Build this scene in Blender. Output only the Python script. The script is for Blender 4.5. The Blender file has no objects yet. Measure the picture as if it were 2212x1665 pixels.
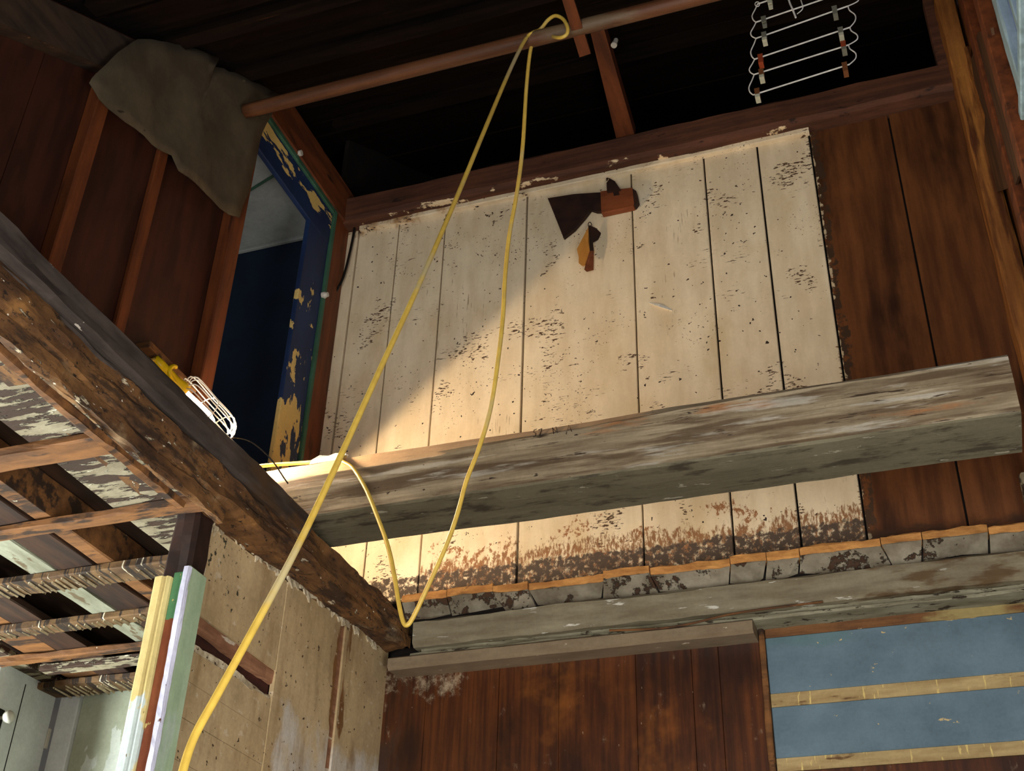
import bpy, bmesh, math, random
from mathutils import Vector, Matrix, noise as mnoise

# ------------------------------------------------------------------ camera
W, H = 2212, 1665
F, YAW, PITCH, ROLL = 2681.63, 0.35584287, 0.58623991, -0.03319837
CAM = Vector((0, 0, 1.6))
RM = (Matrix.Rotation(YAW, 3, 'Z') @ Matrix.Rotation(PITCH, 3, 'X') @ Matrix.Rotation(ROLL, 3, 'Y'))
col = bpy.context.scene.collection
cd = bpy.data.cameras.new('camera'); cam = bpy.data.objects.new('camera', cd); col.objects.link(cam)
cd.sensor_fit = 'HORIZONTAL'; cd.sensor_width = 36; cd.lens = F * 36 / W; cd.clip_start = .05; cd.clip_end = 200
r_, f_, u_ = RM.col[0], RM.col[1], RM.col[2]
cam.matrix_world = Matrix.Translation(CAM) @ Matrix((r_, u_, -f_)).transposed().to_4x4()
sc = bpy.context.scene
sc.camera = cam

# ------------------------------------------------------------------ world, daylight, exposure
vs = sc.view_settings
vs.view_transform = 'Standard'; vs.look = 'None'; vs.gamma = 1; vs.use_curve_mapping = False; vs.exposure = 0.0
wd = bpy.data.worlds.new('sky'); sc.world = wd; wd.use_nodes = True
bg = wd.node_tree.nodes['Background']; bg.inputs[0].default_value = (.62, .74, 1, 1); bg.inputs[1].default_value = 2.0

def light(name, kind, loc, target, energy, color, **kw):
    d = bpy.data.lights.new(name, kind); d.energy = energy; d.color = color
    for k, v in kw.items(): setattr(d, k, v)
    o = bpy.data.objects.new(name, d); col.objects.link(o); o.location = loc
    o.rotation_euler = (Vector(target) - Vector(loc)).to_track_quat('-Z', 'Y').to_euler()
    return o
# daylight coming in through the big door opening of the front wall, and the lower side room's opening; the other two are added
light('front_door_daylight', 'AREA', (-.55, -1.45, 1.15), (-.75, 3.6, 2.2), 120, (1, .98, .93), shape='RECTANGLE', size=1.5, size_y=2.0)
light('right_fill', 'AREA', (.44, 1.1, 1.45), (-1.75, 2.9, 2.6), 85, (.98, 1.0, .97), shape='RECTANGLE', size=1.0, size_y=1.0)  # added fill for the lower walls; no window in the right wall here
light('side_room_daylight', 'AREA', (-4.3, 1.6, 1.5), (-2.4, 3.0, 2.2), 290, (.93, 1.0, .98), shape='RECTANGLE', size=1.0, size_y=1.3)
light('upper_room_fill', 'AREA', (-4.3, 2.6, 4.3), (-2.6, 3.2, 5.2), 5, (.9, .97, 1), shape='RECTANGLE', size=.7, size_y=.8)  # added stand-in for daylight in the blue room, no window built

# ------------------------------------------------------------------ helpers
def ray(x, y): return RM @ Vector(((x - W / 2) / F, 1, -(y - H / 2) / F))
def onY(x, y, v): d = ray(x, y); return CAM + d * (v / d.y)
def onX(x, y, v): d = ray(x, y); return CAM + d * (v / d.x)
def onZ(x, y, v): d = ray(x, y); return CAM + d * ((v - CAM.z) / d.z)
def S(r, g, b):
    f = lambda c: (c / 255) / 12.92 if c <= 10 else ((c / 255 + .055) / 1.055) ** 2.4
    return (f(r), f(g), f(b), 1)

class G:
    """small node-graph writer"""
    def __init__(s, name):
        s.m = bpy.data.materials.new(name); s.m.use_nodes = True
        s.t = s.m.node_tree; s.b = s.t.nodes['Principled BSDF']
        s.P = s.n('ShaderNodeNewGeometry').outputs['Position']
    def n(s, k): return s.t.nodes.new(k)
    def put(s, sock, v):
        if hasattr(v, 'is_linked'): s.t.links.new(v, sock)
        else: sock.default_value = v
    def math(s, op, a, b=0., c=0.):
        n = s.n('ShaderNodeMath'); n.operation = op
        for i, v in enumerate((a, b, c)): s.put(n.inputs[i], v)
        return n.outputs[0]
    def scaled(s, sc, off=(0, 0, 0)):
        n = s.n('ShaderNodeVectorMath'); n.operation = 'MULTIPLY_ADD'
        s.put(n.inputs[0], s.P); n.inputs[1].default_value = sc; n.inputs[2].default_value = off
        return n.outputs[0]
    def noise(s, sc, det=4, rough=.55, off=(0, 0, 0), dist=0):
        n = s.n('ShaderNodeTexNoise'); n.inputs['Scale'].default_value = 1
        n.inputs['Detail'].default_value = det; n.inputs['Roughness'].default_value = rough; n.inputs['Distortion'].default_value = dist
        s.put(n.inputs['Vector'], s.scaled(sc, off)); return n.outputs[0]
    def range(s, v, a, b):
        n = s.n('ShaderNodeMapRange'); n.interpolation_type = 'SMOOTHSTEP'
        s.put(n.inputs[0], v)
        if a <= b: n.inputs[1].default_value = a; n.inputs[2].default_value = b; n.inputs[3].default_value = 0; n.inputs[4].default_value = 1
        else: n.inputs[1].default_value = b; n.inputs[2].default_value = a; n.inputs[3].default_value = 1; n.inputs[4].default_value = 0
        return n.outputs[0]
    def mix(s, f, a, b):
        n = s.n('ShaderNodeMix'); n.data_type = 'RGBA'
        s.put(n.inputs[0], f); s.put(n.inputs[6], a); s.put(n.inputs[7], b); return n.outputs[2]
    def axis(s, a):
        n = s.n('ShaderNodeSeparateXYZ'); s.put(n.inputs[0], s.P); return n.outputs['xyz'.index(a)]

def mat(name, c1, c2, grain=(30, 30, 4), layers=(), rough=.8, bump=.25, bscale=None, glo=.3, ghi=.7, var=0., metal=0., spec=.3, grit=.45):
    """base of two colours along a grain + stains / peeling / painted light and shade layers.
    layer = dict(c, s=noise scale, lo, hi, reg=[(axis, a, b)], wob, off, det): region 0 at a -> 1 at b moves the threshold"""
    g = G(name)
    gn = g.noise(grain, 5, .6)
    c = g.mix(g.range(gn, glo, ghi), c1, c2)
    if var:
        oi = g.n('ShaderNodeObjectInfo').outputs['Random']
        hs = g.n('ShaderNodeHueSaturation'); g.put(hs.inputs['Value'], g.math('MULTIPLY_ADD', oi, var * 2, 1 - var)); g.put(hs.inputs['Color'], c)
        c = hs.outputs[0]
    hgt = g.math('MULTIPLY', gn, .5)
    for i, L in enumerate(layers):
        v = g.noise(L.get('s', (8, 8, 8)), L.get('det', 5), L.get('rough', .6), L.get('off', (i * 7.3, i * 3.1, i * 5.7)))
        for (a, p, q) in L.get('reg', ()):
            w = L.get('wob', .0)
            av = g.axis(a)
            if w: av = g.math('ADD', av, g.math('MULTIPLY_ADD', g.noise(L.get('ws', (6, 6, 6)), 4, .6, (i * 11., 5, 2)), 2 * w, -w))
            v = g.math('ADD', v, g.math('ADD', g.range(av, p, q), -1.))
        if 'mask' in L: v = g.math('ADD', v, g.math('ADD', g.range(g.noise(L['mask'][0], 3, .5, (i * 4.1, 9, i)), L['mask'][1], L['mask'][2]), -1.))
        m = g.range(v, L.get('lo', .55), L.get('hi', .6))
        if 'a' in L: m = g.math('MULTIPLY', m, L['a'])
        c = g.mix(m, c, L['c'])
        if L.get('h'): hgt = g.math('ADD', hgt, g.math('MULTIPLY', m, L['h']))
    if grit:
        k = g.math('ADD', g.math('MULTIPLY', g.noise((95, 95, 95), 5, .75, (3, 1, 4)), grit), g.math('MULTIPLY', g.noise((7, 7, 7), 5, .65, (8, 2, 6)), grit * 1.3))
        v_ = g.math('SUBTRACT', 1 + grit * 1.15, k)
        hs = g.n('ShaderNodeHueSaturation'); g.put(hs.inputs['Value'], v_); g.put(hs.inputs['Color'], c); c = hs.outputs[0]
    g.put(g.b.inputs['Base Color'], c)
    g.b.inputs['Roughness'].default_value = rough; g.b.inputs['Metallic'].default_value = metal
    g.b.inputs['Specular IOR Level'].default_value = spec
    if bump:
        bn = g.n('ShaderNodeBump'); bn.inputs['Strength'].default_value = bump; bn.inputs['Distance'].default_value = .01
        g.put(bn.inputs['Height'], hgt); g.put(g.b.inputs['Normal'], bn.outputs[0])
    return g.m

def plain(name, c, rough=.6, metal=0.):
    return mat(name, c, tuple(x * .8 for x in c[:3]) + (1,), (40, 40, 40), rough=rough, bump=.05, metal=metal, grit=.12)

# -------- mesh pieces: each returns (verts, faces)
def box(x0, x1, y0, y1, z0, z1, bev=.003, jit=0., seed=0):
    bm = bmesh.new(); bmesh.ops.create_cube(bm, size=1)
    rnd = random.Random(seed)
    for v in bm.verts:
        v.co = Vector((x0 if v.co.x < 0 else x1, y0 if v.co.y < 0 else y1, z0 if v.co.z < 0 else z1)) + Vector([rnd.uniform(-jit, jit) for _ in range(3)])
    if bev: bmesh.ops.bevel(bm, geom=bm.edges[:], offset=bev, segments=1, affect='EDGES')
    bm.verts.index_update()
    r = ([v.co.copy() for v in bm.verts], [[v.index for v in f.verts] for f in bm.faces]); bm.free(); return r

def slab(pts, thick):
    """closed outline of 3-D points given a thickness vector"""
    n = len(pts); t = Vector(thick)
    v = [Vector(p) for p in pts] + [Vector(p) + t for p in pts]
    f = [list(range(n)), list(range(2 * n - 1, n - 1, -1))] + [[i, i + n, (i + 1) % n + n, (i + 1) % n] for i in range(n)]
    return v, f

def prism(axis, poly, a0, a1, n=20, amp=.006, freq=4., seed=0, taper=None):
    """rough timber: cross-section polygon swept along an axis with worn, uneven edges"""
    k = len(poly); vs_, fs = [], []
    for i in range(n + 1):
        t = i / n; a = a0 + (a1 - a0) * t
        for j, (p, q) in enumerate(poly):
            if taper: p, q = taper(t, j, p, q)
            d = mnoise.noise_vector(Vector((a * freq, j * 1.7 + seed, seed * 3.3))) * amp + mnoise.noise_vector(Vector((a * freq * 5, j * 2.3 + seed, 9.1))) * amp * .5
            vs_.append(Vector({'x': (a, p + d.y, q + d.z), 'y': (p + d.y, a, q + d.z), 'z': (p + d.y, q + d.z, a)}[axis]))
    for i in range(n):
        for j in range(k): fs.append([i * k + j, i * k + (j + 1) % k, (i + 1) * k + (j + 1) % k, (i + 1) * k + j])
    fs += [list(range(k)), list(range(n * k + k - 1, n * k - 1, -1))]
    return vs_, fs

def rect(p0, p1, q0, q1, m=2, c=.006):
    """rectangle outline with cut corners and m pieces to a side"""
    o = []
    cs = [(p0 + c, q0), (p1 - c, q0), (p1, q0 + c), (p1, q1 - c), (p1 - c, q1), (p0 + c, q1), (p0, q1 - c), (p0, q0 + c)]
    for i in range(8):
        a, b = cs[i], cs[(i + 1) % 8]; o.append(a)
        if i % 2 == 0:
            for t in range(1, m): o.append((a[0] + (b[0] - a[0]) * t / m, a[1] + (b[1] - a[1]) * t / m))
    return o

def smooth(pts, k=6):
    pts = [Vector(p) for p in pts]; out = []
    for i in range(len(pts) - 1):
        p0 = pts[max(i - 1, 0)]; p1 = pts[i]; p2 = pts[i + 1]; p3 = pts[min(i + 2, len(pts) - 1)]
        for j in range(k):
            t = j / k
            out.append(.5 * ((2 * p1) + (p2 - p0) * t + (2 * p0 - 5 * p1 + 4 * p2 - p3) * t * t + (3 * p1 - p0 - 3 * p2 + p3) * t ** 3))
    out.append(pts[-1]); return out

def tube(pts, r, seg=8, k=6, closed=False):
    p = smooth(pts, k) if k > 1 else [Vector(q) for q in pts]
    vs_, fs = [], []; ref = Vector((.3, .2, .93)).normalized()
    n = len(p)
    for i in range(n):
        t = (p[min(i + 1, n - 1)] - p[max(i - 1, 0)]).normalized()
        a = t.cross(ref)
        if a.length < .1: a = t.cross(Vector((1, 0, 0)))
        a.normalize(); b = t.cross(a)
        rr = r[min(i, len(r) - 1)] if isinstance(r, list) else r
        for j in range(seg):
            an = 2 * math.pi * j / seg; vs_.append(p[i] + a * math.cos(an) * rr + b * math.sin(an) * rr)
    for i in range(n - 1):
        for j in range(seg): fs.append([i * seg + j, i * seg + (j + 1) % seg, (i + 1) * seg + (j + 1) % seg, (i + 1) * seg + j])
    fs += [list(range(seg))[::-1], list(range((n - 1) * seg, n * seg))]
    return vs_, fs

def join(*ms):
    v, f = [], []
    for a, b in ms:
        o = len(v); v += a; f += [[i + o for i in q] for q in b]
    return v, f

WORLD = {}
def tag(o, label=None, cat=None, group=None, kind=None):
    for k, v in (('label', label), ('category', cat), ('group', group), ('kind', kind)):
        if v: o[k] = v
    return o
def ob(name, m, material, parent=None, label=None, cat=None, group=None, kind=None, sm=False, base=False):
    v, f = m
    lo = Vector([min(p[i] for p in v) for i in range(3)]); hi = Vector([max(p[i] for p in v) for i in range(3)])
    c = (lo + hi) / 2
    if parent is None: c.z = lo.z
    me = bpy.data.meshes.new(name); me.from_pydata([p - c for p in v], [], f)
    bm = bmesh.new(); bm.from_mesh(me); bmesh.ops.recalc_face_normals(bm, faces=bm.faces); bm.to_mesh(me); bm.free()
    if sm: me.polygons.foreach_set('use_smooth', [True] * len(me.polygons))
    me.materials.append(material)
    o = bpy.data.objects.new(name, me); col.objects.link(o)
    o.parent = parent; o.location = c - (WORLD[parent.name] if parent else Vector()); WORLD[o.name] = c
    return tag(o, label, cat, group, kind)
def thing(name, loc, label=None, cat=None, group=None, kind=None):
    o = bpy.data.objects.new(name, None); col.objects.link(o); o.location = loc; o.empty_display_size = .05
    WORLD[o.name] = Vector(loc); return tag(o, label, cat, group, kind)

# ------------------------------------------------------------------ materials
BLK = S(30, 22, 15)
M = {}
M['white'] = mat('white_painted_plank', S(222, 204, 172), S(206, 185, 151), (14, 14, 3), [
    dict(c=S(188, 160, 112), s=(5, 5, 2.5), lo=.5, hi=.75, a=.5),
    dict(c=S(150, 104, 52), s=(16, 16, 9), lo=.46, hi=.68, reg=[('z', 4.93, 5.08), ('x', -1.45, -1.65)], wob=.05, a=.8),
    dict(c=S(156, 128, 88), s=(6, 6, 9), lo=.5, hi=.7, reg=[('z', 4.9, 5.1)], wob=.06, a=.5),
    dict(c=S(70, 52, 36), s=(55, 55, 75), lo=.52, hi=.57, mask=((8, 8, 13), .52, .66), reg=[('x', -1.05, -1.4), ('z', 4.6, 4.85)], wob=.1),
    dict(c=S(80, 56, 38), s=(50, 50, 150), lo=.55, hi=.60, mask=((5, 5, 4), .46, .62), det=3),
    dict(c=S(66, 46, 32), s=(30, 30, 230), lo=.62, hi=.66, mask=((3.4, 3.4, 6), .42, .62)),
    dict(c=S(48, 34, 24), s=(44, 44, 44), lo=.69, hi=.71, det=2),
    dict(c=S(60, 44, 32), s=(110, 110, 110), lo=.66, hi=.69, det=2, mask=((3, 3, 3), .35, .6)),
    dict(c=S(120, 92, 62), s=(150, 150, 10), lo=.62, hi=.68, mask=((4, 4, 3), .45, .65), a=.6),
    dict(c=S(142, 96, 60), s=(60, 60, 40), lo=.50, hi=.55, rough=.75, det=8, mask=((7, 7, 9), .25, .58), reg=[('z', 3.86, 3.50), ('x', -1.70, -1.6)], wob=.10),
    dict(c=S(132, 92, 58), s=(90, 90, 30), lo=.42, hi=.55, rough=.75, det=8, reg=[('z', 3.62, 3.44), ('x', -1.78, -1.62)], wob=.07),
    dict(c=S(72, 58, 46), s=(40, 40, 40), lo=.36, hi=.52, rough=.7, reg=[('z', 3.475, 3.41)], wob=.03, ws=(14, 14, 14)),  # plank feet: grime, with the timber's shadow painted into it
    dict(c=S(108, 74, 48), s=(20, 20, 190), lo=.50, hi=.54, reg=[('x', -.215, -.158)], wob=.025, mask=((2, 2, 3), .4, .6)),
], bump=.3, var=.04, rough=.75, grit=.22)
M['brown'] = mat('brown_stained_plank', S(104, 62, 32), S(72, 40, 20), (26, 26, 2.2), [
    dict(c=S(36, 18, 10), s=(6, 6, 1.4), lo=.5, hi=.75),
    dict(c=S(170, 112, 62), s=(9, 9, 5), lo=.68, hi=.8, a=.5),
    dict(c=S(62, 44, 30), s=(30, 30, 30), lo=.42, hi=.52, reg=[('x', -.095, -.125)], wob=.03, ws=(7, 7, 5)),
    dict(c=S(186, 166, 134), s=(34, 34, 26), lo=.48, hi=.54, reg=[('x', -.115, -.147)], wob=.02, ws=(12, 12, 9), rough=.7, det=8),
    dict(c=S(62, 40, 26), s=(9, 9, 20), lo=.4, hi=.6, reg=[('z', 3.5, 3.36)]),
], rough=.5, bump=.12)
M['plate'] = mat('wall_plate_wood', S(90, 53, 34), S(62, 36, 23), (3, 30, 40), [
    dict(c=S(214, 188, 148), s=(9, 9, 34), lo=.48, hi=.53, reg=[('z', 5.22, 5.06), ('x', -.02, -.22)], wob=.05),
    dict(c=S(40, 22, 14), s=(10, 10, 30), lo=.62, hi=.7),
], bump=.3)
M['roof'] = mat('sooty_roof_board', S(27, 18, 12), S(15, 10, 7), (3, 30, 30), [
    dict(c=S(70, 44, 24), s=(2.5, 30, 30), lo=.66, hi=.78, a=.6)], rough=1, bump=.3, spec=.05)
M['rafter'] = mat('red_brown_rafter', S(112, 58, 28), S(78, 40, 20), (26, 4, 26), [
    dict(c=S(50, 28, 16), s=(14, 4, 14), lo=.58, hi=.7)], rough=.6, bump=.2)
M['darkrafter'] = mat('dusty_dark_rafter', S(62, 46, 32), S(36, 25, 17), (30, 6, 30), [
    dict(c=S(150, 108, 66), s=(20, 3, 30), lo=.68, hi=.74)], bump=.3)
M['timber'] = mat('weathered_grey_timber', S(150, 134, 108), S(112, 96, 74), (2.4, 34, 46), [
    dict(c=S(80, 62, 42), s=(1.6, 18, 22), lo=.47, hi=.58, a=.9),
    dict(c=S(150, 92, 46), s=(2.0, 14, 14), lo=.60, hi=.70, a=.7),
    dict(c=S(172, 164, 148), s=(3, 24, 30), lo=.56, hi=.66, a=.6),
    dict(c=S(56, 42, 28), s=(5, 40, 60), lo=.60, hi=.66, rough=.7),
    dict(c=S(46, 34, 24), s=(22, 60, 60), lo=.68, hi=.71),
    dict(c=S(206, 168, 126), s=(4, 30, 40), lo=.30, hi=.42, reg=[('z', 3.396, 3.412), ('x', -1.05, -1.35)], wob=.008, a=.9),  # lamp-lit top edge of the timber, painted in as lighter wood
    dict(c=S(200, 162, 122), s=(4, 30, 40), lo=.30, hi=.42, reg=[('z', 3.424, 3.436), ('x', -.35, -.75)], wob=.008, a=.8),  # painted lamp light continues, narrower toward the right
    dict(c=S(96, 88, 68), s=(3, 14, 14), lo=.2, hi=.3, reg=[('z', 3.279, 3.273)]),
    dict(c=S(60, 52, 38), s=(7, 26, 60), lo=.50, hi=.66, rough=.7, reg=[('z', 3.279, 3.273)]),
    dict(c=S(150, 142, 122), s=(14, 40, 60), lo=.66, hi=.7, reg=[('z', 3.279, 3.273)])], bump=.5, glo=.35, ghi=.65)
M['rot'] = mat('rotten_brown_beam', S(122, 84, 46), S(74, 48, 28), (10, 6, 12), [
    dict(c=S(46, 32, 22), s=(26, 6, 30), lo=.50, hi=.62, rough=.7, a=.85),
    dict(c=S(160, 112, 60), s=(8, 4, 9), lo=.56, hi=.72, a=.7),
    dict(c=S(36, 25, 17), s=(60, 26, 70), lo=.56, hi=.62, rough=.75, det=8),
    dict(c=S(164, 140, 106), s=(5, 4, 6), lo=.58, hi=.7, a=.6),
    dict(c=S(188, 170, 140), s=(26, 12, 40), lo=.63, hi=.665, det=8, h=.6),
    dict(c=S(226, 212, 188), s=(60, 36, 70), lo=.69, hi=.71)], bump=1.)
M['dark_board'] = mat('dark_grey_edge_board', S(74, 64, 58), S(46, 38, 34), (26, 5, 26), [
    dict(c=S(64, 46, 30), s=(10, 3, 12), lo=.5, hi=.65, reg=[('y', 1.9, 2.5)]),
    dict(c=S(178, 166, 152), s=(16, 9, 24), lo=.67, hi=.69, h=.5),
    dict(c=S(84, 58, 34), s=(12, 5, 16), lo=.55, hi=.66, reg=[('y', 2.0, 2.5)])], bump=.4, rough=.65)
M['lathwood'] = mat('old_lath_wood', S(128, 84, 44), S(84, 54, 30), (5, 26, 26), [
    dict(c=S(50, 34, 22), s=(5, 18, 18), lo=.52, hi=.62),
    dict(c=S(206, 192, 164), s=(24, 24, 24), lo=.7, hi=.72)], bump=.4)
M['key_lath'] = mat('lath_with_plaster_keys', S(112, 84, 52), S(74, 52, 32), (8, 20, 20), [
    dict(c=S(44, 32, 22), s=(50, 6, 6), lo=.50, hi=.56),
    dict(c=S(214, 198, 168), s=(64, 6, 6), lo=.62, hi=.65, h=1.)], bump=.9)
M['flaky'] = mat('flaking_pale_ceiling_board', S(142, 132, 108), S(112, 100, 78), (10, 26, 26), [
    dict(c=S(56, 38, 26), s=(8, 34, 34), lo=.50, hi=.54, h=-1.),
    dict(c=S(204, 194, 166), s=(10, 40, 40), lo=.62, hi=.66, h=.6)], bump=.9)
M['palegreen'] = mat('pale_green_ceiling_board', S(142, 142, 122), S(116, 114, 94), (26, 6, 26), [
    dict(c=S(96, 82, 60), s=(20, 9, 20), lo=.58, hi=.64)], bump=.4)
M['darkboard2'] = mat('dark_floor_board', S(62, 38, 22), S(34, 20, 12), (24, 3, 24), [
    dict(c=S(150, 132, 104), s=(26, 8, 26), lo=.7, hi=.73)], bump=.3)
M['beige'] = mat('beige_wall_board', S(196, 170, 128), S(172, 146, 106), (5, 5, 3), [
    dict(c=S(204, 196, 182), s=(5, 5, 3), lo=.30, hi=.60, reg=[('z', 3.0, 2.70), ('y', 2.86, 2.95)], wob=.1, rough=.7),
    dict(c=S(118, 84, 48), s=(9, 9, 3), lo=.55, hi=.72, a=.6),
    dict(c=S(122, 82, 44), s=(18, 18, 3), lo=.44, hi=.52, reg=[('y', 3.19, 3.24), ('y', 3.36, 3.31), ('z', 2.66, 2.8)], wob=.03),
    dict(c=S(60, 58, 44), s=(46, 46, 46), lo=.58, hi=.64, reg=[('z', 2.84, 2.9), ('y', 2.9, 2.6)], wob=.08),
    dict(c=S(206, 188, 160), s=(4, 26, 40), lo=.62, hi=.68, a=.6),
    dict(c=S(140, 108, 70), s=(12, 12, 2.2), lo=.5, hi=.72, rough=.7, a=.55),
    dict(c=S(70, 54, 38), s=(55, 55, 55), lo=.69, hi=.71, det=2)], bump=.25, rough=.7, grit=.6)
M['plaster'] = mat('ragged_plaster_edge', S(212, 198, 168), S(168, 148, 116), (40, 40, 40), [
    dict(c=S(70, 52, 36), s=(50, 50, 50), lo=.6, hi=.66)], bump=.8)
M['pinkwood'] = mat('pinkish_bare_lath', S(164, 116, 84), S(122, 82, 58), (20, 4, 30), [
    dict(c=S(196, 180, 156), s=(26, 8, 40), lo=.6, hi=.66)], bump=.5)
M['darkred'] = mat('dark_red_lath', S(76, 36, 24), S(48, 24, 16), (20, 4, 30), [
    dict(c=S(190, 172, 146), s=(30, 14, 40), lo=.68, hi=.7)], bump=.5)
M['mahog'] = mat('varnished_dark_panel', S(92, 48, 19), S(58, 28, 12), (60, 60, 2.5), [
    dict(c=S(34, 17, 10), s=(5, 5, 1.8), lo=.42, hi=.66, a=.85),
    dict(c=S(138, 80, 30), s=(3, 3, 2.4), lo=.54, hi=.7, a=.7),
    dict(c=S(170, 152, 124), s=(22, 22, 18), lo=.44, hi=.66, rough=.8, det=10, reg=[('z', 2.84, 3.02), ('x', -1.15, -1.5)], wob=.10, a=.75),
    dict(c=S(60, 40, 30), s=(14, 14, 5), lo=.42, hi=.6, reg=[('x', -1.58, -1.68)], wob=.05),
    dict(c=S(160, 136, 112), s=(24, 24, 12), lo=.62, hi=.76, rough=.7, a=.45),
    dict(c=S(190, 160, 130), s=(70, 70, 34), lo=.72, hi=.74, a=.6)], rough=.36, bump=.1, spec=.45)
M['blue'] = mat('blue_painted_board', S(98, 117, 127), S(86, 105, 115), (6, 6, 9), [
    dict(c=S(82, 110, 108), s=(4, 4, 8), lo=.3, hi=.7, reg=[('z', 2.90, 3.06), ('x', .2, -.4)], wob=.04, a=.8),
    dict(c=S(190, 166, 118), s=(24, 24, 40), lo=.685, hi=.705),
    dict(c=S(190, 164, 112), s=(20, 20, 26), lo=.5, hi=.53, reg=[('z', 3.045, 3.07)], wob=.015)], rough=.55, bump=.1)
M['strip'] = mat('bare_glue_strip', S(174, 150, 104), S(148, 122, 80), (6, 20, 40), [
    dict(c=S(204, 178, 110), s=(60, 10, 9), lo=.60, hi=.64),
    dict(c=S(98, 70, 42), s=(7, 20, 30), lo=.6, hi=.68)], bump=.3)
M['strip_brown'] = mat('brown_top_strip', S(124, 84, 48), S(88, 56, 32), (5, 20, 40), [
    dict(c=S(150, 132, 84), s=(4, 8, 8), lo=.35, hi=.5, reg=[('x', -.2, .0)], wob=.04),
    dict(c=S(206, 180, 130), s=(16, 20, 60), lo=.68, hi=.7)], bump=.3)
M['grey_frieze'] = mat('grey_painted_frieze', S(136, 126, 102), S(110, 98, 76), (4, 20, 26), [
    dict(c=S(198, 192, 176), s=(7, 20, 50), lo=.62, hi=.65, h=.5),
    dict(c=S(90, 70, 46), s=(5, 16, 20), lo=.48, hi=.62, reg=[('x', -.9, -.1)], wob=.2),
    dict(c=S(44, 34, 26), s=(44, 44, 44), lo=.74, hi=.75)], bump=.4)
M['greenstrip'] = mat('green_grey_thin_strip', S(146, 140, 116), S(108, 100, 78), (6, 20, 40), [
    dict(c=S(54, 44, 32), s=(16, 30, 60), lo=.57, hi=.62, rough=.7, det=8, h=-1)], bump=.6)
M['molding'] = mat('taupe_moulding', S(134, 116, 92), S(118, 100, 78), (6, 20, 20), [
    dict(c=S(206, 192, 164), s=(16, 30, 30), lo=.68, hi=.71)], rough=.5, bump=.15)
M['orange'] = mat('orange_fibreboard_edge', S(196, 140, 76), S(160, 106, 54), (14, 14, 40), [
    dict(c=S(84, 56, 32), s=(18, 26, 26), lo=.52, hi=.62, rough=.7, mask=((4, 4, 4), .4, .6))], bump=.6, var=.14)
M['flake_under'] = mat('flaking_grey_underside', S(142, 132, 112), S(106, 94, 76), (12, 12, 12), [
    dict(c=S(66, 44, 28), s=(20, 20, 20), lo=.52, hi=.57, rough=.7, det=8, mask=((6, 6, 6), .28, .5), h=-1),
    dict(c=S(26, 22, 18), s=(40, 40, 40), lo=.68, hi=.7)], bump=.8, var=.08)
M['shadowgap'] = mat('dark_backing', S(26, 18, 12), S(16, 11, 8), (9, 9, 9), bump=0)
M['redwall'] = mat('dark_red_brown_board', S(66, 31, 17), S(46, 21, 11), (30, 20, 3), [
    dict(c=S(40, 18, 10), s=(9, 7, 2), lo=.55, hi=.72)], rough=.6, bump=.1)
M['stud'] = mat('orange_brown_stud', S(112, 58, 26), S(84, 42, 19), (30, 30, 3), [
    dict(c=S(66, 34, 18), s=(16, 16, 3), lo=.6, hi=.7)], rough=.6, bump=.15)
M['yellowpost'] = mat('pine_corner_post', S(164, 108, 50), S(116, 70, 32), (26, 26, 2), [
    dict(c=S(78, 42, 20), s=(20, 20, 1.6), lo=.5, hi=.64),
    dict(c=S(190, 140, 78), s=(30, 30, 2), lo=.66, hi=.72)], rough=.6, bump=.3)
M['bluepeel'] = mat('dark_blue_peeling_paint', S(26, 46, 84), S(19, 35, 66), (9, 9, 3), [
    dict(c=S(204, 176, 108), s=(9, 14, 5), lo=.43, hi=.44, reg=[('z', 4.6, 4.0), ('y', 3.46, 3.42)], wob=.04, h=-.8),
    dict(c=S(208, 178, 108), s=(12, 16, 9), lo=.58, hi=.595, reg=[('z', 4.95, 4.6)], h=-.8)], rough=.6, bump=.3)
M['bluepeel_head'] = mat('dark_blue_peeling_header', S(26, 46, 84), S(19, 35, 66), (9, 3, 9), [
    dict(c=S(214, 182, 108), s=(12, 4.5, 16), lo=.50, hi=.515, reg=[('z', 4.89, 4.97), ('z', 5.09, 5.06)], wob=.015, h=-.8)], rough=.6, bump=.3)
M['greenedge'] = mat('green_casing_edge', S(58, 96, 76), S(46, 78, 58), (20, 20, 4), rough=.6)
M['bluewall'] = mat('deep_blue_room_wall', S(22, 38, 60), S(16, 29, 48), (5, 5, 5), rough=.8, bump=.05)
M['paleceil'] = mat('pale_grey_room_ceiling', S(170, 172, 166), S(158, 160, 154), (20, 20, 20), rough=.8, bump=.1)
M['greenpaint'] = mat('pale_green_casing_paint', S(168, 186, 152), S(150, 170, 136), (24, 24, 3), [
    dict(c=S(186, 196, 190), s=(14, 14, 3), lo=.45, hi=.7, reg=[('z', 2.75, 2.5)], a=.6),
    dict(c=S(110, 98, 70), s=(30, 30, 30), lo=.72, hi=.74)], rough=.5, bump=.2)
M['lav'] = mat('chipped_lavender_edge', S(204, 202, 218), S(186, 184, 200), (24, 24, 4), [
    dict(c=S(92, 58, 40), s=(30, 30, 14), lo=.64, hi=.66, h=-1)], rough=.5, bump=.3)
M['rustpaint'] = mat('chipped_rust_jamb', S(146, 84, 52), S(120, 62, 40), (20, 20, 5), [
    dict(c=S(86, 134, 92), s=(9, 9, 6), lo=.36, hi=.4, reg=[('z', 2.72, 2.78)], wob=.05),
    dict(c=S(198, 176, 110), s=(30, 30, 16), lo=.60, hi=.63)], rough=.55, bump=.4)
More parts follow.
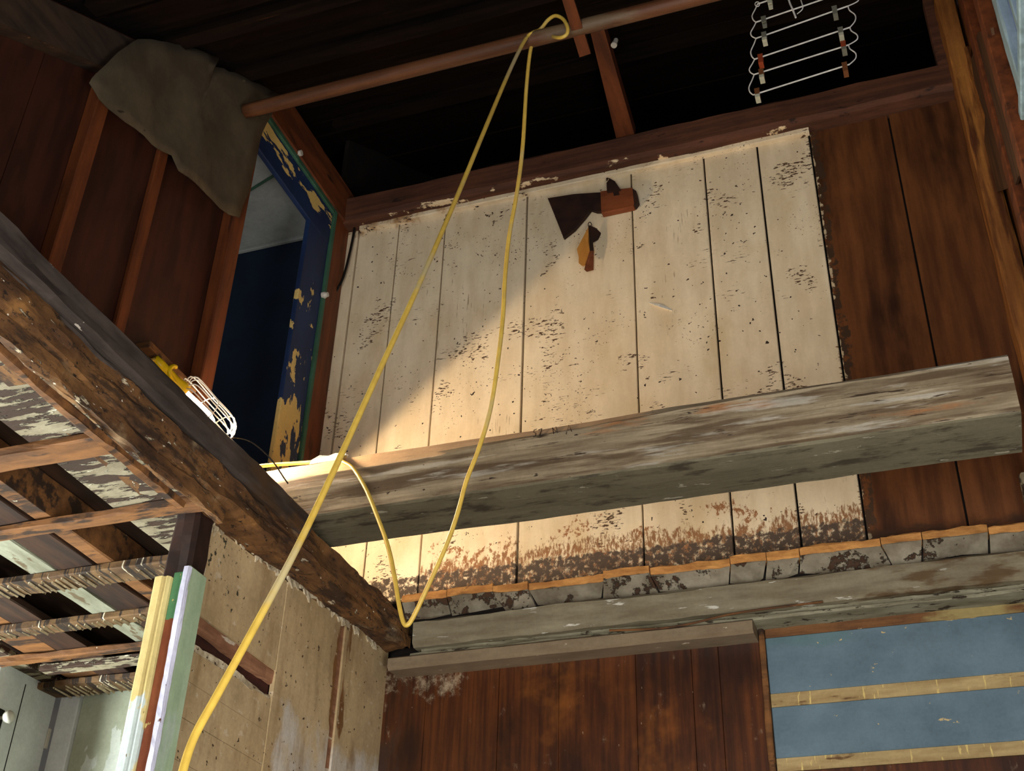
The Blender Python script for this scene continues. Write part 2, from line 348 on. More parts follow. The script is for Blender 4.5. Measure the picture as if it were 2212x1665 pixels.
M['cream'] = mat('peeling_cream_casing', S(216, 196, 136), S(196, 174, 112), (24, 24, 3), [
    dict(c=S(190, 200, 194), s=(14, 14, 7), lo=.42, hi=.48, reg=[('z', 2.78, 2.5)], wob=.08),
    dict(c=S(100, 76, 46), s=(40, 40, 20), lo=.68, hi=.7)], rough=.5, bump=.3)
M['sidewall'] = mat('mottled_pale_green_wall', S(178, 184, 162), S(160, 164, 140), (7, 7, 5), [
    dict(c=S(200, 206, 194), s=(9, 9, 4.5), lo=.56, hi=.59, h=.4),
    dict(c=S(214, 214, 198), s=(12, 12, 16), lo=.44, hi=.48, reg=[('z', 3.04, 3.08)], wob=.03),
    dict(c=S(96, 98, 70), s=(30, 30, 30), lo=.56, hi=.62, reg=[('z', 3.06, 3.13)], wob=.03)], bump=.3)
M['doorwhite'] = mat('grey_white_door_paint', S(214, 218, 216), S(204, 208, 206), (8, 8, 3), [
    dict(c=S(120, 112, 92), s=(40, 40, 20), lo=.72, hi=.74)], rough=.45, bump=.08)
M['knob'] = plain('white_china_knob', S(206, 204, 190), .25)
M['iron'] = plain('black_iron', S(30, 27, 24), .5, .6)
M['paper'] = mat('brown_builders_paper', S(82, 71, 52), S(64, 54, 38), (6, 6, 6), [
    dict(c=S(60, 48, 33), s=(5, 7, 5), lo=.52, hi=.75)], rough=.9, bump=.2)
M['pole'] = mat('smooth_wooden_pole', S(100, 62, 36), S(72, 42, 24), (2, 30, 30), [
    dict(c=S(104, 84, 62), s=(2.5, 9, 9), lo=.5, hi=.65, reg=[('x', -1.3, -.9)]),
    dict(c=S(148, 66, 30), s=(2, 6, 6), lo=.5, hi=.7, reg=[('x', -1.0, -1.6)])], rough=.55, bump=.1)
M['wire'] = plain('plated_steel_wire', S(226, 220, 208), .35, .25)
M['clip_grey'] = plain('grey_clip', S(110, 108, 92), .5)
M['clip_red'] = plain('rust_red_clip', S(140, 58, 28), .5)
M['clip_brown'] = plain('brown_clip', S(110, 66, 36), .5)
M['clip_pale'] = plain('pale_clip', S(176, 172, 146), .5)
M['cord'] = mat('yellow_rubber_cord', S(216, 180, 78), S(198, 162, 70), (30, 30, 30), [
    dict(c=S(188, 170, 124), s=(3, 3, 3), lo=.52, hi=.66)], rough=.42, bump=.03, spec=.5, grit=.1)
M['yellow'] = plain('yellow_plastic', S(232, 192, 16), .35)
M['cage'] = plain('white_cage_wire', S(240, 236, 228), .35)
M['black'] = plain('black_rubber', S(22, 19, 17), .5)
M['bark'] = mat('dark_weathered_wood', S(50, 27, 17), S(30, 16, 10), (14, 14, 14), rough=.7, bump=.3)
M['block'] = mat('red_orange_wood_block', S(126, 68, 36), S(100, 50, 26), (4, 20, 30), [
    dict(c=S(50, 26, 14), s=(44, 44, 44), lo=.7, hi=.72)], rough=.6, bump=.15)
M['tan'] = mat('tan_split_wood', S(178, 124, 54), S(154, 102, 42), (14, 14, 5), rough=.6, bump=.15)
M['rag'] = mat('white_paper_scrap', S(240, 232, 214), S(226, 216, 196), (20, 20, 20), bump=.2)
M['porcelain'] = plain('white_porcelain', S(196, 190, 176), .3)
M['hangstrip'] = mat('hanging_dark_strip', S(84, 54, 28), S(56, 34, 18), (24, 24, 3), rough=.7, bump=.3)
M['winframe'] = mat('blue_grey_window_frame', S(140, 158, 162), S(108, 122, 120), (26, 26, 3), rough=.5, bump=.2)
M['floor'] = mat('dirty_floor_board', S(118, 92, 64), S(84, 62, 42), (20, 2, 20), bump=.3)
M['shell'] = mat('old_outer_boarding', S(74, 52, 34), S(50, 34, 22), (9, 9, 3), bump=.2)
gm = bpy.data.materials.new('old_window_glass'); gm.use_nodes = True
gb = gm.node_tree.nodes['Principled BSDF']; gb.inputs['Transmission Weight'].default_value = 1; gb.inputs['Roughness'].default_value = .05
gb.inputs['Base Color'].default_value = (.8, .7, .95, 1); M['glass'] = gm

# ------------------------------------------------------------------ setting: shell of the building
def roofz(y): return 4.42 + .62 * (y - 1.58)
XL, XR, YF, YB = -4.5, .46, -1.6, 4.7
ob('floor', box(XL - .2, XR + .2, YF - .2, YB + .2, -.1, 0, 0), M['floor'], kind='structure')
wf = thing('wall_front', (-1, YF, 0), kind='structure')      # wall behind the viewer with the big door opening
ob('wall_panel', box(XL, -1.35, YF - .08, YF, 0, 2.5, 0), M['shell'], wf)
ob('wall_panel', box(.25, XR + .1, YF - .08, YF, 0, 2.5, 0), M['shell'], wf)
ob('lintel', box(-1.35, .25, YF - .08, YF, 2.2, 2.5, 0), M['shell'], wf)
ob('wall_outer_left', join(box(XL - .08, XL, YF, 1.0, 0, 6.2, 0), box(XL - .08, XL, 1.0, 2.2, 0, .8, 0), box(XL - .08, XL, 1.0, 2.2, 2.2, 6.2, 0), box(XL - .08, XL, 2.2, YB, 0, 6.4, 0)), M['shell'], kind='structure')
ob('wall_outer_back', box(XL, XR + .2, YB, YB + .08, 0, 6.6, 0), M['shell'], kind='structure')

# roof: sloping underside made of horizontal boards, rising toward the back
ce = thing('ceiling', (-2, 1.5, roofz(1.5)), kind='structure')
rnd = random.Random(4)
y = YF - .3; sl = math.hypot(1, .62)
n = Vector((0, -.62 / sl, 1 / sl))
while y < YB:
    wdt = rnd.uniform(.13, .2); y1 = y + wdt - .006; dz = rnd.uniform(-.012, .006)
    a = [Vector((XL - .3, y, roofz(y) + dz)), Vector((XR + .4, y, roofz(y) + dz)), Vector((XR + .4, y1, roofz(y1) + dz)), Vector((XL - .3, y1, roofz(y1) + dz))]
    ob('roof_board', slab(a, n * .022), M['roof'], ce); y += wdt
yy0, yy1 = YF - .4, YB + .3
ob('roof_covering', slab([Vector((XL - .3, yy0, roofz(yy0) + .05)), Vector((XR + .4, yy0, roofz(yy0) + .05)), Vector((XR + .4, yy1, roofz(yy1) + .05)), Vector((XL - .3, yy1, roofz(yy1) + .05))], n * .02), M['shadowgap'], ce)
for y in (1.9, 2.25, 2.62, 3.35):      # purlin battens under the boards
    z = roofz(y) - .005
    ob('purlin', prism('x', [(y - .03, z - .05), (y + .03, z - .035), (y + .03, z + .01), (y - .03, z - .01)], -2.1, XR, 10, .004, 3, y), M['roof'], ce)
# rafter over the left partition
def slope_beam(x0, x1, y0, y1, drop, dep):
    zs = lambda y: roofz(y) - drop
    return slab([Vector((x0, y0, zs(y0))), Vector((x0, y1, zs(y1))), Vector((x0, y1, zs(y1) - dep)), Vector((x0, y0, zs(y0) - dep))], (x1 - x0, 0, 0))
ob('rafter', slope_beam(-2.128, -2.075, -.6, 2.5, .10, .16), M['darkrafter'], ce)

# ------------------------------------------------------------------ back wall
wb = thing('wall_back', (-.85, 3.62, 0), kind='structure')
ob('backing', box(-2.2, XR + .1, 3.64, 3.66, 0, 5.2, 0), M['shadowgap'], wb)
xs = [-2.16, -2.065, -1.875, -1.66, -1.30, -.86, -.565, -.355, -.155, .142, .42]
rnd = random.Random(11)
for i in range(len(xs) - 1):
    g = .0045 if i not in (0,) else .007
    dy = rnd.uniform(-.004, .003)
    zb = 3.335 + rnd.uniform(-.012, .012)
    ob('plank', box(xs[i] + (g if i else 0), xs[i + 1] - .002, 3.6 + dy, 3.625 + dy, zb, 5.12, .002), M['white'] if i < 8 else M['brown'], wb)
ob('top_plate', prism('x', [(3.53, 5.115), (3.545, 5.095), (3.62, 5.095), (3.62, 5.235), (3.545, 5.235), (3.53, 5.22)], -2.13, .44, 40, .007, 3, 2), M['plate'], wb)
ob('picture_rail', prism('x', rect(3.575, 3.602, 5.075, 5.1, 1, .003), -2.05, -.15, 30, .003, 5, 7), M['white'], wb)
# short post standing on the plate at the right
p0 = onY(2006, 60, 3.55); p1 = onY(2062, 60, 3.55)
ob('short_post', box(p0.x, p1.x, 3.53, 3.6, 5.2, 5.62, .004), M['plate'], wb)
# lower storey: varnished boards left, blue boards right
px_ = [-1.78, -1.60, -1.348, -1.147, -.898, -.722, -.638, -.512]
for i in range(len(px_) - 1):
    ob('panel_board', box(px_[i] + .0012, px_[i + 1], 3.598 + rnd.uniform(-.001, .001), 3.625, 0, 3.125, .0008), M['mahog'], wb)
ob('door_stop_strip', prism('z', rect(-.512, -.494, 3.585, 3.62, 1, .003), 0, 3.12, 60, .003, 9, 3), M['lathwood'], wb)
ob('blue_board', box(-.492, .45, 3.600, 3.62, 2.893, 3.066, .002), M['blue'], wb)
ob('blue_board', box(-.492, .45, 3.600, 3.62, 2.702, 2.851, .002), M['blue'], wb)
ob('glue_strip', box(-.492, .45, 3.606, 3.62, 2.851, 2.893, 0), M['strip'], wb)
ob('glue_strip', box(-.492, .45, 3.606, 3.62, 2.664, 2.702, 0), M['strip'], wb)
ob('top_strip', box(-.492, .45, 3.597, 3.62, 3.066, 3.135, .003), M['strip_brown'], wb)
ob('panel_board', box(-.492, .45, 3.6, 3.62, 0, 2.662, .002), M['mahog'], wb)

# trim_1: grey frieze board and thin strips along the cut ceiling line
t1 = thing('trim_1', (-.7, 3.5, 3.1), kind='structure')
ob('frieze_board', prism('x', [(3.50, 3.137), (3.515, 3.125), (3.6, 3.125), (3.6, 3.215), (3.515, 3.215), (3.50, 3.205)], -1.62, .43, 46, .008, 3.2, 5), M['grey_frieze'], t1)
ob('thin_strip', prism('x', rect(3.535, 3.6, 3.105, 3.124, 1, .003), -1.60, .43, 60, .005, 9, 8), M['greenstrip'], t1)
ob('thin_strip', prism('x', rect(3.515, 3.6, 3.092, 3.104, 1, .002), -1.63, .43, 60, .004, 7, 12), M['greenstrip'], t1)
ob('moulding', prism('x', [(3.498, 3.058), (3.51, 3.05), (3.6, 3.055), (3.6, 3.094), (3.51, 3.094), (3.498, 3.086)], -1.70, -.512, 24, .0025, 3, 15), M['molding'], t1)
ob('loose_splinter', tube([(-.95, 3.49, 3.098), (-.75, 3.485, 3.085), (-.55, 3.49, 3.11), (-.3, 3.5, 3.12)], .0035, 6), M['lathwood'], t1)
# trim_2: broken edge of the old fibreboard ceiling
t2 = thing('trim_2', (-.7, 3.5, 3.2), kind='structure')
ob('ceiling_edge_backing', box(-1.66, .43, 3.55, 3.6, 3.21, 3.31, .003), M['shadowgap'], t2)
x = -1.67; k = 0; sk0 = 0.
while x < .36:
    L = rnd.uniform(.08, .26); x1 = min(x + L, .39); y0 = 3.5 + rnd.uniform(-.008, .008); zt = 3.304 + rnd.uniform(-.005, .005)
    sk1 = rnd.uniform(-.03, .03)
    ob('fibreboard_edge', prism('x', rect(y0, 3.6, zt - .026, zt, 1, .004), x + .0015, x1 - .001, max(3, int(L * 60)), .006, 14, k * 3.1), M['orange'], t2)
    a = [Vector((x + .002, y0 + .004, zt - .027)), Vector((x + L * .5, y0 + .002, zt - .03)), Vector((x1 - .002, y0 + .004, zt - .027)), Vector((x1 - .003 + sk1, 3.548, zt - .072 + rnd.uniform(-.008, .012))), Vector((x + L * .55, 3.54, zt - .08 + rnd.uniform(-.01, .012))), Vector((x + .003 + sk0, 3.548, zt - .074 + rnd.uniform(-.008, .012)))]
    ob('peeling_skin', slab(a, (0, .004, .008)), M['flake_under'], t2)
    sk0 = sk1; x += L; k += 1

# ------------------------------------------------------------------ right wall with its window and studs
wr = thing('wall_right', (XR, 2, 0), kind='structure')
yy = [-1.6, -1.1, -.6, -.1, .4, .9, 1.4, 1.85]
for i in range(len(yy) - 1):
    ob('plank', box(XR, XR + .025, yy[i] + .003, yy[i + 1], 0, roofz(yy[i]) - .02, .002), M['shell'], wr)
ob('plank', box(XR, XR + .025, 1.853, 2.66, 0, 4.06, .002), M['shell'], wr)
ob('plank', box(XR, XR + .025, 1.853, 2.66, 4.62, 5.0, .002), M['shell'], wr)
for a, b in ((2.663, 2.95), (2.953, 3.25), (3.253, 3.64)):
    ob('plank', box(XR, XR + .025, a, b, 0, roofz(a) - .02, .002), M['brown'], wr)
ob('plank', box(XR, XR + .025, 3.64, 4.7, 0, 6.5, .002), M['shell'], wr)
for a, b, c, d in ((-1.7, 1.853, 0, 4.7), (1.853, 2.66, 0, 4.06), (1.853, 2.66, 4.62, 5.3), (2.66, 3.64, 0, 5.9)):
    ob('sheathing', box(XR + .026, XR + .05, a, b, c, d, 0), M['shell'], wr)
ob('stud', box(XR - .045, XR - .002, 2.72, 2.79, 3.3, 5.1, .004), M['rafter'], wr)
ob('stud', box(XR - .04, XR - .002, 3.02, 3.10, 3.3, 5.2, .004), M['rafter'], wr)
w1 = thing('window_1', (XR, 2.3, 4.06), kind='structure')
ob('window_frame', prism('z', rect(XR - .02, XR + .03, 2.575, 2.645, 1, .004), 4.06, 4.62, 14, .003, 8, 3), M['winframe'], w1)
ob('window_sill', box(XR - .03, XR + .04, 1.85, 2.645, 4.04, 4.075, .004), M['winframe'], w1)
ob('glazing_bar', box(XR - .005, XR + .02, 2.46, 2.49, 4.07, 4.62, .003), M['winframe'], w1)
ob('pane', box(XR + .008, XR + .012, 1.86, 2.46, 4.08, 4.6, 0), M['glass'], w1)
ob('pane', box(XR + .008, XR + .012, 2.492, 2.575, 4.08, 4.6, 0), M['glass'], w1)
ob('corner_post', prism('z', rect(.385, .452, 3.44, 3.595, 2, .005), 3.25, 5.5, 40, .006, 2.5, 3), M['yellowpost'], wr)
ob('bark_edge', prism('z', rect(.443, .458, 3.40, 3.442, 1, .004), 4.55, 5.15, 24, .009, 9, 6), M['yellowpost'], wr)
ob('flaky_post', prism('z', rect(.30, .40, 3.43, 3.50, 1, .01), 2.95, 3.42, 12, .014, 7, 9), M['flaky'], wr)
pts = [onX(x, y, .43) for x, y in ((2112, 70), (2140, 60), (2165, 200), (2196, 330), (2200, 380), (2192, 402), (2150, 416), (2138, 405), (2122, 350), (2126, 310), (2128, 250), (2105, 180), (2098, 130))]
hs = slab(pts, (.008, 0, 0))
ob('hanging_strip', hs, M['hangstrip'], label='torn dark brown strip hanging in front of the pine corner post', cat='strip')

# ------------------------------------------------------------------ upper storey, left partition with doorway
wu = thing('wall_upper_left', (-2.15, 1.5, 3.25), kind='structure')
ys = [-.7, -.3, .1, .5, .85, 1.2, 1.55, 1.82, 2.05, 2.38, 2.76]
for i in range(len(ys) - 1):
    y0, y1 = ys[i] + .003, ys[i + 1]
    a = [Vector((-2.13, y0, 3.24)), Vector((-2.13, y1, 3.24)), Vector((-2.13, y1, roofz(y1) - .05)), Vector((-2.13, y0, roofz(y0) - .05))]
    ob('plank', slab(a, (-.022, 0, 0)), M['redwall'], wu)
for y0, y1, dx in ((1.27, 1.33, .05), (2.015, 2.068, .045), (2.35, 2.395, .02), (2.752, 2.822, .05)):
    ob('stud', box(-2.13, -2.13 + dx, y0, y1, 3.24, roofz(y0) - .11, .004), M['stud'], wu)
ob('top_board', box(-2.16, -2.10, 2.6, 3.6, 5.1, 5.29, .006), M['rafter'], wu)
ob('corner_stud', box(-2.17, -2.11, 3.478, 3.598, 3.24, 5.1, .004), M['stud'], wu)
ob('nailer_block', box(-2.13, -2.075, 2.47, 2.735, 3.715, 3.738, .003), M['lathwood'], wu)
d3 = thing('door_3', (-2.14, 3.1, 3.25), kind='structure')
ob('door_jamb', box(-2.135, -2.115, 3.285, 3.455, 3.24, 5.075, .004), M['bluepeel'], d3)
ob('door_head', box(-2.135, -2.114, 2.76, 3.455, 4.905, 5.075, .004), M['bluepeel_head'], d3)
ob('casing_edge', box(-2.17, -2.105, 3.455, 3.478, 3.24, 5.1, .003), M['greenedge'], d3)
ob('casing_edge', box(-2.17, -2.105, 2.70, 3.455, 5.075, 5.1, .003), M['greenedge'], d3)
ob('wall_blue_room', box(XL, -2.17, 3.75, 3.78, 3.24, 5.4, 0), M['bluewall'], kind='structure')
cb = thing('ceiling_blue_room', (-3, 3.3, 5.27), kind='structure')
ob('ceiling_panel', box(XL, -2.17, 2.95, 3.75, 5.27, 5.29, 0), M['paleceil'], cb)
ob('cornice', box(XL, -2.17, 3.73, 3.75, 5.25, 5.27, .004), M['paleceil'], cb)
g0, g1 = onZ(540, 411, 5.262), onZ(592, 379, 5.262)
ob('green_seam', tube([g0 + (g0 - g1) * .6, g1], .006, 6, 1), M['greenedge'], cb)
ob('wall_attic', box(-2.19, -2.17, 3.6, YB, 5.1, 6.5, 0), M['shadowgap'], kind='structure')

# upper floor deck left of the beam
ob('floor_upper', join(box(XL, -1.86, YF + .6, 3.56, 3.19, 3.235, 0), box(XL, -2.2, 3.56, 3.75, 3.19, 3.235, 0)), M['darkboard2'], kind='structure')

# ------------------------------------------------------------------ rotten floor beam on the left
fb = thing('floor_beam', (-1.75, 2.0, 3.0), 'long rotten brown floor beam with a dark edge board along its top', 'beam')
def rise(y0, y1): return lambda t, j, p, q: (p, q + (max(0, (y0 + (y1 - y0) * t) - 2.45) * .06 if q < 3.14 else 0))
ob('beam_body', prism('y', rect(-1.86, -1.668, 3.083, 3.19, 3, .016), .6, 3.585, 110, .014, 4, 21, rise(.6, 3.585)), M['rot'], fb)
ob('edge_board', prism('y', rect(-1.87, -1.655, 3.185, 3.268, 2, .012), .6, 2.83, 60, .008, 2.6, 31), M['dark_board'], fb)
ob('edge_rail', prism('y', rect(-1.86, -1.675, 3.165, 3.19, 2, .008), .6, 2.62, 50, .009, 3, 41), M['dark_board'], fb)
ob('beam_top', prism('y', rect(-1.86, -1.672, 3.15, 3.255, 3, .016), 2.6, 3.585, 36, .013, 4, 51), M['rot'], fb)
ob('split_lath', prism('y', rect(-1.70, -1.674, 3.04, 3.085, 1, .006), .8, 2.42, 60, .012, 5, 61), M['rot'], fb)
ob('split_lath', prism('y', rect(-1.735, -1.712, 3.03, 3.05, 1, .004), 1.2, 2.3, 40, .006, 4, 71), M['lathwood'], fb)

# ------------------------------------------------------------------ grey timber across the stairwell
x0, x1 = -1.93, .285
yF, yR, zB, zT = 2.835, 3.04, 3.268, 3.453
poly = [(yF + .006, zB), (yF + .07, zB - .002), (yF + .14, zB), (yR - .008, zB), (yR, zB + .008), (yR, zT + .06), (yR - .02, zT + .077), (yF + .10, zT + .04), (yF + .05, zT), (yF + .002, zT - .055), (yF - .003, zT - .09), (yF + .001, zB + .045), (yF, zB + .006)]
def wane(t, j, p, q):
    if j == 8: return yF + .05 - .036 * min(1, t * 1.25), q + .026 * (1 - min(1, t * 1.25))
    if j == 9: return p, zT - .055 + .042 * min(1, t * 1.3)
    return p, q
tb = thing('grey_timber', ((x0 + x1) / 2, (yF + yR) / 2, zB), 'heavy weathered grey timber spanning the open stairwell', 'beam')
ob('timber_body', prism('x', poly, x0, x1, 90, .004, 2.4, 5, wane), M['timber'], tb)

def chamfer_pt(x, y):
    Y = yF + .015
    for _ in range(8):
        p = onY(x, y, Y); t = (p.x - x0) / (x1 - x0); zb_ = zT - .055 + .042 * min(1, t * 1.3); zt_ = zT + .026 * (1 - min(1, t * 1.25)); ww = .05 - .036 * min(1, t * 1.25)
        Y = yF + .002 + min(max((p.z - zb_) / (zt_ - zb_), -.3), 1) * (ww - .002)
    return onY(x, y, Y) + Vector((0, -.001, 0))
for st in ([(1160, 927), (1154, 929), (1153, 934), (1158, 936), (1157, 942), (1152, 944)], [(1163, 929), (1171, 926), (1166, 941), (1174, 940)], [(1194, 924), (1196, 937)], [(1193, 925), (1205, 935), (1201, 922)], [(1223, 938), (1229, 918), (1235, 932)], [(1225, 930), (1233, 928)]):
    ob('carved_mark', tube([chamfer_pt(*p) for p in st], .0011, 5, 1), M['bark'], tb)

# ------------------------------------------------------------------ lower left wall and doorway
wl = thing('wall_left', (-1.77, 3, 0), kind='structure')
XW = -1.75
def lb(y0, y1, z0, z1a, z1b, m, dx=0., name='wall_board'):
    a = [Vector((XW + dx, y0, z0)), Vector((XW + dx, y1, z0)), Vector((XW + dx, y1, z1b)), Vector((XW + dx, y0, z1a))]
    return ob(name, slab(a, (-.014, 0, 0)), M[m], wl)
lb(2.475, 2.893, 2.832, 3.078, 3.10, 'beige')
lb(2.44, 2.893, 2.66, 2.735, 2.748, 'beige', -.001)
lb(2.44, 2.893, 2.57, 2.658, 2.659, 'beige')
lb(2.43, 2.893, 2.47, 2.568, 2.569, 'beige', -.001)
lb(2.43, 2.893, 0, 2.468, 2.469, 'beige')
lb(2.898, 3.243, 0, 3.10, 3.125, 'beige', .002)
lb(3.281, 3.60, 0, 3.13, 3.18, 'beige', .001)
lb(3.243, 3.281, 0, 3.125, 3.13, 'pinkwood', -.006)
ob('bare_lath', prism('y', rect(XW - .02, XW - .005, 2.793, 2.832, 1, .003), 2.47, 2.9, 20, .004, 8, 2), M['pinkwood'], wl)
ob('bare_lath', prism('y', rect(XW - .03, XW - .018, 2.755, 2.795, 1, .003), 2.47, 2.9, 20, .004, 8, 5), M['darkred'], wl)
ob('bare_lath', prism('y', rect(XW - .02, XW - .004, 2.738, 2.76, 1, .003), 2.47, 2.9, 24, .007, 12, 7), M['plaster'], wl)
ob('wall_backing', box(XW - .06, XW - .035, 2.44, 3.6, 0, 3.03, 0), M['shadowgap'], wl)
yy_, low = 2.47, []
tp = lambda y: 3.083 + max(0, y - 2.47) * .062
while yy_ < 3.5:
    low.append(Vector((XW + rnd.uniform(.001, .010), yy_, tp(yy_) - rnd.choice((.004, .008, .012, .02, .03)) * rnd.uniform(.5, 1.2)))); yy_ += rnd.uniform(.006, .02)
for i_ in range(len(low) - 1):
    if rnd.random() < .82:
        a_, b_ = low[i_], low[i_ + 1]
        ob('plaster_flake', slab([Vector((XW + .002, a_.y, tp(a_.y) + .012)), Vector((XW + .002, b_.y, tp(b_.y) + .012)), b_, a_], (-.006, 0, .002)), M['plaster'], wl)
ob('plaster_edge', prism('z', rect(XW - .012, XW + .006, 2.462, 2.482, 1, .004), 2.74, 3.09, 50, .008, 14, 9), M['plaster'], wl, kind='stuff')
ob('post_stub', prism('z', rect(-1.81, -1.735, 2.395, 2.47, 2, .008), 2.6, 3.09, 12, .006, 6, 5), M['bark'], wl)
lb(-.3, 1.25, 0, 3.0, 3.0, 'beige')
d2 = thing('door_2', (-1.74, 2.4, 0), kind='structure')
ob('casing_face', box(-1.719, -1.70, 2.354, 2.432, 0, 2.9, .004), M['greenpaint'], d2)
ob('casing_edge', prism('z', [(-1.718, 2.3535), (-1.701, 2.3535), (-1.699, 2.36), (-1.703, 2.348), (-1.716, 2.348)][:3] + [(-1.703, 2.349), (-1.716, 2.349)], 1.5, 2.895, 80, .0022, 16, 2), M['lav'], d2)
ob('jamb_board', box(-1.752, -1.717, 2.362, 2.43, 0, 2.89, .003), M['rustpaint'], d2)
ob('cream_casing', prism('z', [(-1.752, 2.356), (-1.758, 2.348), (-1.768, 2.35), (-1.772, 2.345), (-1.79, 2.345), (-1.797, 2.352), (-1.797, 2.43), (-1.752, 2.43)], 0, 2.875, 30, .0012, 6, 3), M['cream'], d2)

# ------------------------------------------------------------------ side room seen through the lower doorway
ws = thing('wall_side_room', (-2.6, 3.5, 0), kind='structure')
ob('wall_panel', box(-2.872, -1.80, 3.5, 3.52, 0, 3.14, 0), M['sidewall'], ws)
ob('wall_panel', box(XL, -3.35, 3.5, 3.52, 0, 3.14, 0), M['sidewall'], ws)
ob('wall_panel', box(XL, -1.80, 3.53, 3.56, 0, 3.2, 0), M['shadowgap'], ws)
d1 = thing('door_1', (-2.95, 3.45, 0), kind='structure')
ob('door_casing', box(-2.955, -2.874, 3.482, 3.505, 0, 3.135, .003), M['doorwhite'], d1)
dl = ob('door_leaf', box(-3.0, -2.962, 3.165, 3.468, .02, 3.128, .004), M['doorwhite'], d1)
ob('stile_groove', box(-2.9625, -2.9605, 3.30, 3.303, .1, 3.05, 0), M['iron'], d1)
ob('top_rail_groove', box(-2.9625, -2.9605, 3.18, 3.462, 3.098, 3.101, 0), M['iron'], d1)
ob('hinge', box(-2.962, -2.955, 3.462, 3.476, 2.88, 2.95, .002), M['porcelain'], d1)
kn = onX(8, 1545, -2.93)
ob('door_knob', tube([(-2.962, 3.22, kn.z), (-2.945, 3.22, kn.z), (-2.935, 3.22, kn.z), (-2.92, 3.22, kn.z), (-2.91, 3.22, kn.z)], [.006, .006, .018, .022, .014], 12, 1), M['knob'], d1, sm=True)
ob('key_plate', box(-2.963, -2.959, 3.205, 3.235, kn.z - .06, kn.z + .03, .001), M['iron'], d1)
cs = thing('ceiling_side_room', (-2.4, 2.6, 3.06), kind='structure')
def cy(x0, x1, m, z=3.082, h=.022, y0=.9, y1=3.5, name='ceiling_board'):
    return ob(name, prism('y', rect(x0, x1, z, z + h, 1, .003), y0, y1, 30, .003, 4, x0 * 7), M[m], cs)
cy(-1.955, -1.72, 'flaky', y1=2.38); cy(-1.955, -1.80, 'flaky', y0=2.385); cy(-2.20, -2.145, 'lathwood', 3.085, .1, name='floor_joist'); cy(-2.33, -2.21, 'darkboard2')
cy(-2.425, -2.335, 'palegreen'); cy(-2.72, -2.60, 'darkboard2'); cy(-2.86, -2.73, 'lathwood', 3.09, .09, name='floor_joist'); cy(-3.15, -2.9, 'flaky'); cy(-3.6, -3.25, 'darkboard2')
def cx(y0, y1, m, x0=-3.6, x1=-1.80, z=3.058, h=.022):
    return ob('ceiling_lath', prism('x', rect(y0, y1, z, z + h, 1, .003), x0, x1, 40, .004, 5, y0 * 9), M[m], cs)
cx(1.55, 1.62, 'lathwood', x1=-1.7); cx(1.985, 2.06, 'lathwood', x1=-1.7); cx(2.325, 2.372, 'lathwood', x1=-1.7); cx(2.605, 2.69, 'key_lath'); cx(2.90, 2.955, 'key_lath')
for y0, y1, xa in ((2.605, 2.69, -2.95), (2.90, 2.955, -2.9), (3.36, 3.47, -2.9)):
    v_, f_ks = [], []
    xx = xa
    while xx < -1.86:
        if rnd.random() < .8:
            w_ = rnd.uniform(.0016, .003); ya = y0 + rnd.uniform(0, .4) * (y1 - y0)
            m_ = prism('y', [(xx - w_, 3.0585), (xx, 3.0585 - rnd.uniform(.003, .008)), (xx + w_, 3.0585)], ya, y1, 3, .002, 20, xx)
            v_.append(m_)
        xx += rnd.uniform(.018, .034)
    ob('plaster_key', join(*v_), M['plaster'], cs, kind='stuff')
cx(3.13, 3.16, 'lathwood', -2.95, -1.82); cx(3.22, 3.27, 'flaky', -2.85, -1.82); cx(3.36, 3.47, 'key_lath')

# ------------------------------------------------------------------ overhead: pole, joist, hanging lath
a, b = onY(484, 252, 2.62), onY(2150, -176, 2.62)
a.z -= 0; za, zb_ = a.z, onY(1400, 22, 2.62).z
ob('pole', tube([(-2.02, 2.62, za), (-1.4, 2.62, (za + zb_) / 2), (-.5, 2.62, zb_), (.45, 2.62, zb_ + .005)], .026, 14, 8), M['pole'], sm=True, label='round wooden pole under the roof with yellow cord looped over it', cat='pole')
ob('hanger_lath', slab([onZ(1202, -40, 4.80), onZ(1226, -44, 4.80), onZ(1276, 116, 4.80), onZ(1252, 124, 4.80)], (0, 0, .012)), M['rafter'], label='short lath under the roof carrying the pole', cat='lath')
q = [onZ(1332, 302, 5.236), onZ(1374, 302, 5.236), onZ(1298, 40, 5.236), onZ(1268, 40, 5.236)]
ob('ceiling_joist', slab(q, (0, 0, .07)), M['rafter'], label='red-brown ceiling joist running from the wall plate up under the roof', cat='joist')

